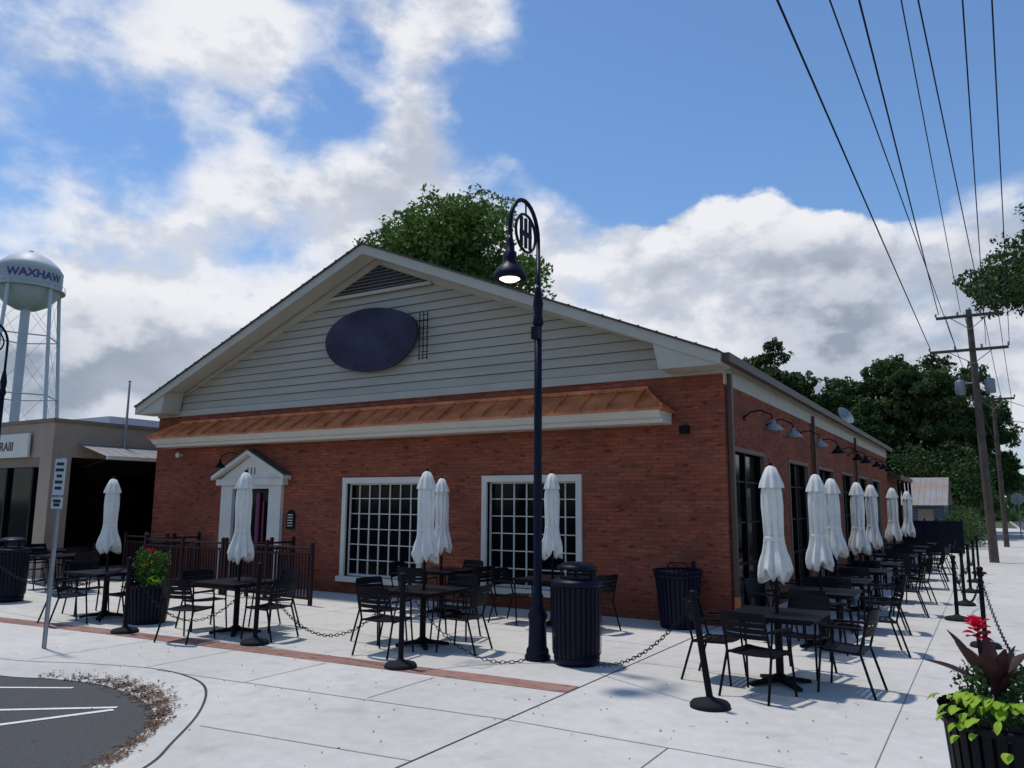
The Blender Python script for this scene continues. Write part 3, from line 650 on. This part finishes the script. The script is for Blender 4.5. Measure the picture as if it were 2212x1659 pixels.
setup(-8.98,-4.8,us=.97);setup(-5.94,-4.65);setup(-3.05,-3.95);setup(-4.70,-1.3,us=1.0);setup(-2.35,-1.55,ch='NEW',us=1.02)
for i,(x,y) in enumerate(((1.55,-3.65),(1.54,-1.0),(1.46,.85),(1.5,3.2),(1.5,5.2),(1.58,8.4),(1.6,10.8),(1.5,13.2))):
    setup(x,y,umb=i!=6,ch='NSEW' if i<2 else ('NSE' if i%2 else 'SEW'))
setup(1.6,15.6,umb=False);setup(-13.4,-3.0,umb=False,ch='EW');setup(-15.4,-2.2,umb=False,ch='EWN');setup(-14.8,-5.2,umb=False,ch='NEW')
# ------------------------------------------------------------ parking sign
e=empty('parking_sign',(-7.0,-6.8,0))
mb=MB();mb.box(-.03,-.012,0,.03,.012,2.47,GALV);mb.box(-.034,-.02,0,-.028,.02,2.47,GALV);mb.obj('post',e)
mb=MB();mb.box(-.15,-.03,1.97,.15,-.022,2.45,SIGNW);mb.box(-.15,-.03,1.79,.15,-.022,1.94,SIGNW)
for z,w in ((2.38,.1),(2.30,.11),(2.22,.07),(2.14,.1),(2.06,.09),(1.89,.1),(1.84,.08)): mb.box(-w,-.034,z-.02,w,-.0305,z+.02,LETTER)
mb.obj('sign_plate',e);e.rotation_euler=(0,math.radians(.8),math.radians(-4))
# ------------------------------------------------------------ utility poles
def upole(x,y,h,arms,name='utility_pole',trans=True,lean=-.15,r=.15):
    e=empty(name,(x,y,0));mb=MB();mb.tube([(0,0,-.1),(lean,0,h)],[r,r*.65],12,WOODP);mb.obj('pole',e)
    mb=MB()
    for z,xl,xr in arms:
        l=lean*z/h;mb.box(l+xl,-.16,z-.05,l+xr,-.10,z+.05,WOODP)
        mb.tube([(l+xl*.6,-.13,z),(l,-.1,z-.5)],.015,5,GALV);mb.tube([(l+xr*.6,-.13,z),(l,-.1,z-.5)],.015,5,GALV)
        for f in (0,.33,.67,1):
            xx=l+xl+(xr-xl)*f;mb.lathe((xx,-.13,z+.05),[(.02,0),(.04,.03),(.025,.06),(.045,.09),(.02,.14)],8,GALV)
    mb.obj('crossarms',e)
    if trans:
        mb=MB()
        for sx in (-.5,.42):
            mb.lathe((sx+lean*.65,-.1,h*.655),[(.15,0),(.16,.02),(.16,.45),(.14,.5),(.05,.53)],16,GALV);mb.lathe((sx+lean*.65,-.1,h*.655+.53),[(.03,0),(.04,.06),(.02,.15)],8,GALV)
            mb.tube([(sx+lean*.65,-.05,h*.7),(lean*.65,0,h*.7)],.03,6,GALV)
        mb.obj('transformers',e)
    return e
upole(3.6,19.4,8.95,[(8.7,-1.05,1.05),(7.45,-1.35,1.1)])
upole(4.15,32,7.3,[(7.1,-.9,.9)],trans=False,lean=-.05,r=.12)
upole(4.4,52,8,[(7.7,-.9,.9)],trans=False,lean=.05,r=.12)
mb=MB()
def wire(a,b,sag=.1,ext=2.6,r=.010):
    a=Vector(a);b=Vector(b);pts=[]
    for i in range(25):
        t=i/24*ext;p=a+(b-a)*t;p.z-=sag*t*(1-t)*(1 if t<1 else 0);pts.append(p)
    mb.tube(pts,r,5,LETTER,cap=False)
wire((2.15,19.27,7.6),(2.0,-4.3,7.45),ext=1.9,r=.014);wire((2.95,19.27,7.6),(2.5,-4.0,7.45),ext=1.9);wire((3.9,19.27,7.6),(3.76,-3.2,7.45),ext=1.9);wire((4.6,19.27,7.6),(4.04,-3.05,7.45),ext=1.9)
wire((2.5,19.27,8.85),(2.59,-1.85,8.7),ext=2.1,r=.015);wire((3.2,19.27,8.85),(3.08,-1.55,8.7),ext=2.1);wire((3.9,19.27,8.85),(3.28,-1.43,8.7),ext=2.1,r=.012)
for dx in (-.8,-.2,.4,.85):
    wire((3.5+dx,19.27,8.82),(4.1+dx*.9,31.87,7.2),sag=.8,ext=1,r=.012);wire((4.1+dx*.9,31.87,7.2),(4.4+dx,52,7.8),sag=.8,ext=1,r=.012)
wire((3.5,19.3,6.2),(-.2,DEP,4.2),sag=.8,ext=1,r=.012);wire((3.55,19.3,5.6),(4.1,32,5.0),sag=1.0,ext=1,r=.02);wire((3.55,19.3,6.0),(9,40,6.4),sag=.8,ext=1,r=.012);wire((3.5,19.3,5.2),(-.1,DEP+3,3.1),sag=.8,ext=1,r=.012);wire((3.55,19.3,5.0),(10,30,5.6),sag=.9,ext=1,r=.012)
mb.obj('overhead_wires')
# ------------------------------------------------------------ water tower
e=empty('water_tower',(-114.0,44.6,-.5))
ts=.98
mb=MB();mb.lathe((0,0,0),[(r*ts,z) for r,z in [(0,29.6),(1.5,29.75),(2.9,30.5),(3.9,31.7),(4.35,32.55),(4.45,32.6),(4.45,35.3),(4.5,35.35),(3.9,36.3),(2.8,37.3),(1.5,38.0),(.6,38.25),(0,38.3)]],48,TW)
mb.obj('tank',e)
mb=MB();mb.lathe((0,0,0),[(4.2,32.5),(4.85,32.5),(4.85,32.62),(4.2,32.62)],40,TW,cap=False)
mb.lathe((0,0,0),[(4.80,33.2),(4.84,33.2),(4.84,33.25),(4.80,33.25)],40,TW,cap=False)
for k in range(32):
    t=2*math.pi*k/32;mb.tube([(4.82*math.cos(t),4.82*math.sin(t),32.6),(4.82*math.cos(t),4.82*math.sin(t),33.2)],.025,4,TW)
mb.lathe((0,0,38.2),[(.35,0),(.35,.3),(0,.5)],12,TW);mb.obj('catwalk',e)
mb=MB();mb.tube([(0,0,0),(0,0,30.0)],.62,20,TW)
NL=5;legs=[]
for k in range(NL):
    t=2*math.pi*(k+.18)/NL;legs.append((math.cos(t),math.sin(t)))
def lp(k,z): 
    f=4.3+(33.5-z)/33.5*2.4;return Vector((legs[k%NL][0]*f,legs[k%NL][1]*f,z))
for k in range(NL): mb.tube([lp(k,0),lp(k,33.2)],.25,10,TW)
for z in (8,17,25.5):
    for k in range(NL): mb.tube([lp(k,z),lp(k+1,z)],.10,6,TW)
for z0,z1 in ((0,8),(8,17),(17,25.5),(25.5,32.4)):
    for k in range(NL): mb.tube([lp(k,z0),lp(k+1,z1)],.025,4,TW);mb.tube([lp(k+1,z0),lp(k,z1)],.025,4,TW)
mb.obj('legs_and_riser',e)
c=bpy.data.curves.new('wt','FONT');c.body='WAXHAW';c.size=1.6;c.align_x='CENTER';c.align_y='CENTER';c.offset=.05
to=bpy.data.objects.new('wt',c);S.collection.objects.link(to);bpy.context.view_layer.update()
me=bpy.data.meshes.new_from_object(to);bpy.data.objects.remove(to)
bm=bmesh.new();bm.from_mesh(me);bmesh.ops.triangulate(bm,faces=bm.faces[:]);bmesh.ops.subdivide_edges(bm,edges=[ed for ed in bm.edges if ed.calc_length()>.4],cuts=2);
base=math.atan2(-12.62-44.6,3.61+114.0)+.20;RR=4.45*ts+.06
for v in bm.verts:
    a=base+v.co.x/RR*.98;v.co=Vector((RR*math.cos(a),RR*math.sin(a),34.2+v.co.y))
bm.to_mesh(me);bm.free();me.materials.clear();me.materials.append(TWT);o=bpy.data.objects.new('lettering',me);S.collection.objects.link(o);o.parent=e
# ------------------------------------------------------------ shed
e=empty('garden_shed')
mb=MB();mb.box(-.2,33,0,1.6,38,1.95,SHEDW)
for k in range(12): mb.box(-.21,32.975,.1+k*.155,1.61,32.999,.115+k*.155,BLACK)
mb.box(.4,32.95,0,1.1,32.97,1.75,TAN);mb.obj('walls',e)
mb=MB();mb.add([(-.4,32.6,1.95),(1.8,32.6,1.95),(1.8,36,3.45),(-.4,36,3.45),(-.4,39,1.95),(1.8,39,1.95)],[(0,1,2,3),(3,2,5,4)],SHEDR);mb.prism([(33,1.952),(39,1.952),(36,3.4)],-.2,1.6,SHEDW,'x')
for k in range(9): mb.add([(-.4+k*.27,32.6,1.97),(-.37+k*.27,32.6,1.97),(-.37+k*.27,36,3.47),(-.4+k*.27,36,3.47)],[(0,1,2,3)],GALV)
mb.obj('roof',e)
mb=MB();mb.box(.3,24.6,0,2.6,24.7,1.3,NAVY)
for k in range(6): mb.box(.3+k*.44,24.55,0,.36+k*.44,24.75,1.4,NAVY)
mb.obj('privacy_screen')
e=empty('stop_sign',(5.1,45,0));mb=MB();mb.tube([(0,0,0),(0,0,2.5)],.035,8,GALV);mb.obj('post',e)
mb=MB();mb.prism([(.38*math.cos(math.pi/8+k*math.pi/4),2.4+.38*math.sin(math.pi/8+k*math.pi/4)) for k in range(8)],.04,.06,GALV);mb.obj('plate',e)
# ------------------------------------------------------------ trees
def tree(name,x,y,h,cr,ch,cz,lm,seed,n=9000,leaf=.16,clumps=46,trunk=.3):
    r=np.random.default_rng(seed);e=empty(name,(x,y,0))
    mb=MB();mb.tube([(0,0,-.2),(.1,.05,cz*.4),(.0,.1,cz*.8),(.15,0,cz+ch*.5)],[trunk,trunk*.75,trunk*.5,trunk*.12],10,BARK)
    cl=[]
    for i in range(clumps):
        d=r.normal(size=3);d/=np.linalg.norm(d);d[2]=d[2]*.9+.08;q=.35+.67*r.random()**.6
        p=np.array([d[0]*cr*q,d[1]*cr*q,cz+d[2]*ch*q]);cl.append(p)
        if i%2==0:
            s=np.array([0,0,cz-ch*.5+r.random()*ch*.6]);mid=(s+p)/2+np.array([0,0,.1*ch]);mb.tube([s,mid,p],[trunk*.28,trunk*.16,trunk*.05],5,BARK)
    mb.obj('trunk_and_limbs',e)
    mb=MB()
    for i,p in enumerate(cl):
        rad=(.12+.16*r.random())*cr+.07*cr
        k=n//clumps
        leafblob(mb,p,(rad,rad,rad*.6),k,leaf,lm,seed*100+i)
        for q in range(8):
            d=r.normal(size=3);d/=np.linalg.norm(d);leafblob(mb,p+d*rad*np.array([1.2,1.2,.85]),(rad*.34,rad*.34,rad*.25),k//12,leaf*.9,lm,seed*100+i+50+q)
    mb.obj('foliage',e)
tree('deciduous_tree',-22.5,24,18,5.2,4.7,14.9,LEAF1,1,32000,.15,96,.4)
tree('deciduous_tree',6.8,24.2,14,3.3,2.5,11.3,LEAF2,2,14000,.11,48,.3)
tree('deciduous_tree',-9.0,44,12.5,2.4,3.4,10.0,LEAF2,3,10000,.14,32,.25)
T=[(-6.6,46,3.6,3.6,6.5),(-4.2,47,3.6,4.3,7.1),(-1.8,47,3.4,4.7,7.4),(.2,46,3.0,4.7,7.5),(2.0,50,2.8,4.7,6.8),(2.7,57,2.6,4.2,5.2),(-9.5,50,4.5,4,5.2),(-13,50,4.5,4,5.5)]
for i,(x,y,cr,ch,cz) in enumerate(T): tree('deciduous_tree',x,y,cz+ch,cr,ch,cz,LEAF2,10+i,20000,.15,56,.3)
tree('deciduous_tree',-30,17.5,8,3.2,2.6,5.6,LEAF2,30,6000,.16,26,.25)
mb=MB()
for i in range(110):
    x=rng.uniform(-4,3.1);y=rng.uniform(40,48);leafblob(mb,(x,y,rng.uniform(.3,4.8)),(1.3,1.3,1.2),300,.13,LEAF2,500+i)
for i in range(26):
    x=rng.uniform(2.0,2.9);y=rng.uniform(28,40);leafblob(mb,(x,y,rng.uniform(.2,1.3)),(.6,.9,.7),220,.07,LEAF2,700+i)
mb.obj('undergrowth_shrubs')
mb=MB()
for i in range(260):
    a=rng.uniform(-1.6,1.25);d=rng.uniform(120,170);x=3.6+math.sin(a)*d;y=-12+math.cos(a)*d
    hgt=rng.uniform(3,7);leafblob(mb,(x,y,hgt*.6),(6,6,hgt*.7),130,.9,LEAF2,900+i)
mb.obj('distant_tree_line')
# ------------------------------------------------------------ camera
f=1680.064;yaw,pitch,roll=[math.radians(a) for a in (31.341,8.724,.394)]
F=Vector((-math.sin(yaw)*math.cos(pitch),math.cos(yaw)*math.cos(pitch),math.sin(pitch)))
Rv=Vector((math.cos(yaw),math.sin(yaw),0));U=Rv.cross(F)
R2=Rv*math.cos(roll)+U*math.sin(roll);U2=-Rv*math.sin(roll)+U*math.cos(roll)
cam=bpy.data.cameras.new('camera');cam.sensor_width=36;cam.lens=36*f/2212;cam.clip_end=4000;cam.clip_start=.05
co=bpy.data.objects.new('camera',cam);M=Matrix((R2,U2,-F)).transposed().to_4x4();M.translation=Vector((3.612,-12.618,1.9));co.matrix_world=M
S.collection.objects.link(co);S.camera=co
# ------------------------------------------------------------ sun + sky
EL=math.radians(71);sd=Vector((-.985,.17,0)).normalized()
sv=Vector((sd.x*math.cos(EL),sd.y*math.cos(EL),math.sin(EL)))
l=bpy.data.lights.new('sun','SUN');l.energy=2.75;l.angle=math.radians(3);l.color=(1,.955,.88)
lo=bpy.data.objects.new('sun',l);lo.rotation_euler=sv.to_track_quat('Z','Y').to_euler();S.collection.objects.link(lo)
w=bpy.data.worlds.new('World');S.world=w;w.use_nodes=True;nt=w.node_tree;nt.nodes.clear();L=nt.links.new
def N(t,**k):
    n=nt.nodes.new(t)
    for a,b in k.items(): setattr(n,a,b)
    return n
def Mt(op,a,b=None,c=None,clamp=False):
    n=N('ShaderNodeMath',operation=op,use_clamp=clamp)
    for i,v in enumerate((a,b,c)):
        if v is None: continue
        if isinstance(v,(int,float)): n.inputs[i].default_value=v
        else: L(v,n.inputs[i])
    return n.outputs[0]
def MR(v,a,b,c,d,smooth=True):
    n=N('ShaderNodeMapRange');n.interpolation_type='SMOOTHSTEP' if smooth else 'LINEAR'
    L(v,n.inputs['Value'])
    for k,x in zip(('From Min','From Max','To Min','To Max'),(a,b,c,d)): n.inputs[k].default_value=x
    return n.outputs[0]
sky=N('ShaderNodeTexSky',sky_type='NISHITA');sky.sun_disc=False;sky.sun_elevation=EL;sky.sun_rotation=math.atan2(sd.x,sd.y);sky.air_density=1;sky.dust_density=.2;sky.ozone_density=2
tint=N('ShaderNodeMix',data_type='RGBA',blend_type='MULTIPLY');tint.inputs[0].default_value=1;L(sky.outputs[0],tint.inputs[6]);tint.inputs[7].default_value=(.82,1.0,1.15,1)
bg1=N('ShaderNodeBackground');bg1.inputs['Strength'].default_value=.125;L(tint.outputs[2],bg1.inputs['Color'])
tc=N('ShaderNodeTexCoord');nrm=N('ShaderNodeVectorMath',operation='NORMALIZE');L(tc.outputs['Generated'],nrm.inputs[0]);D=nrm.outputs[0]
sx=N('ShaderNodeSeparateXYZ');L(D,sx.inputs[0]);zz=sx.outputs['Z']
def dirv(az,el):
    h=math.radians(31.34-az);e=math.radians(el);return (-math.sin(h)*math.cos(e),math.cos(h)*math.cos(e),math.sin(e))
def blob(az,el,r0,r1,wt):
    d=N('ShaderNodeVectorMath',operation='DOT_PRODUCT');L(D,d.inputs[0]);d.inputs[1].default_value=dirv(az,el)
    return MR(d.outputs['Value'],math.cos(math.radians(r1)),math.cos(math.radians(r0)),0,wt)
blobs=[(17,15,2,11,.26),(16.5,20.5,1.5,6,.22),(21,17,2,7,.10),(27,11,3,12,.25),(8,14,2,9,.24),(4,18,1,6,.08),(-6,17,3,12,.18),(-22,14,4,14,.22),(-34,10,5,16,.22),
(-32,35,4,14,.17),(-19,34,3,11,.13),(-8,33,2,9,.18),(-5,36,2,8,.12),(-10,24,1,8,.12),(-24,29,2,8,.08),(34,16,2,7,.08),
(-27,21.5,1,4,-.12),(-3,29,1,5,-.18),(20,34,6,19,-.35),(8,27,2,8,-.22),(32,26,3,10,-.16),(-13,29,1,5,-.16),(-17,25,.5,3,-.08)]
cur=None
for b in blobs:
    o=blob(*b);cur=o if cur is None else Mt('ADD',cur,o)
low=MR(zz,.12,.30,.16,-.02);cur=Mt('ADD',cur,low)
def cn(off,scale,det,rough,st=(1,1,1.6),dist=.0):
    m=N('ShaderNodeMapping');m.inputs['Location'].default_value=off;m.inputs['Scale'].default_value=st;L(D,m.inputs[0])
    n=N('ShaderNodeTexNoise');n.inputs['Scale'].default_value=scale;n.inputs['Detail'].default_value=det;n.inputs['Roughness'].default_value=rough;n.inputs['Distortion'].default_value=dist;L(m.outputs[0],n.inputs['Vector']);return n.outputs['Fac']
n1=cn((3.1,1.2,.4),5.6,12,.57);n2=cn((3.1-.010,1.2,.4+.050),5.6,9,.56);n3=cn((7,2,1),2.6,4,.5)
dens=Mt('ADD',n1,cur)
soft=MR(dens,.52,.82,0,1);hard=MR(dens,.58,.67,0,1)
hw=blob(18,16,6,13,1.0)
mask=Mt('ADD',Mt('MULTIPLY',soft,Mt('SUBTRACT',1.0,hw)),Mt('MULTIPLY',hard,hw),clamp=True)
lit=MR(Mt('SUBTRACT',n1,n2),-.10,.10,0,1)
thick=MR(dens,.62,1.12,1,.1)
sh=Mt('MULTIPLY_ADD',lit,.52,Mt('MULTIPLY',thick,.46),clamp=True)
sh=Mt('ADD',sh,MR(n3,.38,.62,-.12,.16),clamp=True)
topw=MR(zz,.06,.38,-.16,.14);sh=Mt('ADD',sh,topw,clamp=True)
cc=N('ShaderNodeValToRGB');L(sh,cc.inputs[0]);E=cc.color_ramp.elements;E[0].position=.08;E[0].color=(.32,.375,.46,1);E[1].position=.88;E[1].color=(.88,.89,.93,1);e2=cc.color_ramp.elements.new(.48);e2.color=(.58,.625,.72,1)
bg2=N('ShaderNodeBackground');bg2.inputs['Strength'].default_value=.97;L(cc.outputs[0],bg2.inputs['Color'])
ms=N('ShaderNodeMixShader');L(mask,ms.inputs[0]);L(bg1.outputs[0],ms.inputs[1]);L(bg2.outputs[0],ms.inputs[2])
ow=N('ShaderNodeOutputWorld');L(ms.outputs[0],ow.inputs['Surface'])
S.view_settings.view_transform='Standard';S.view_settings.look='None';S.view_settings.exposure=0
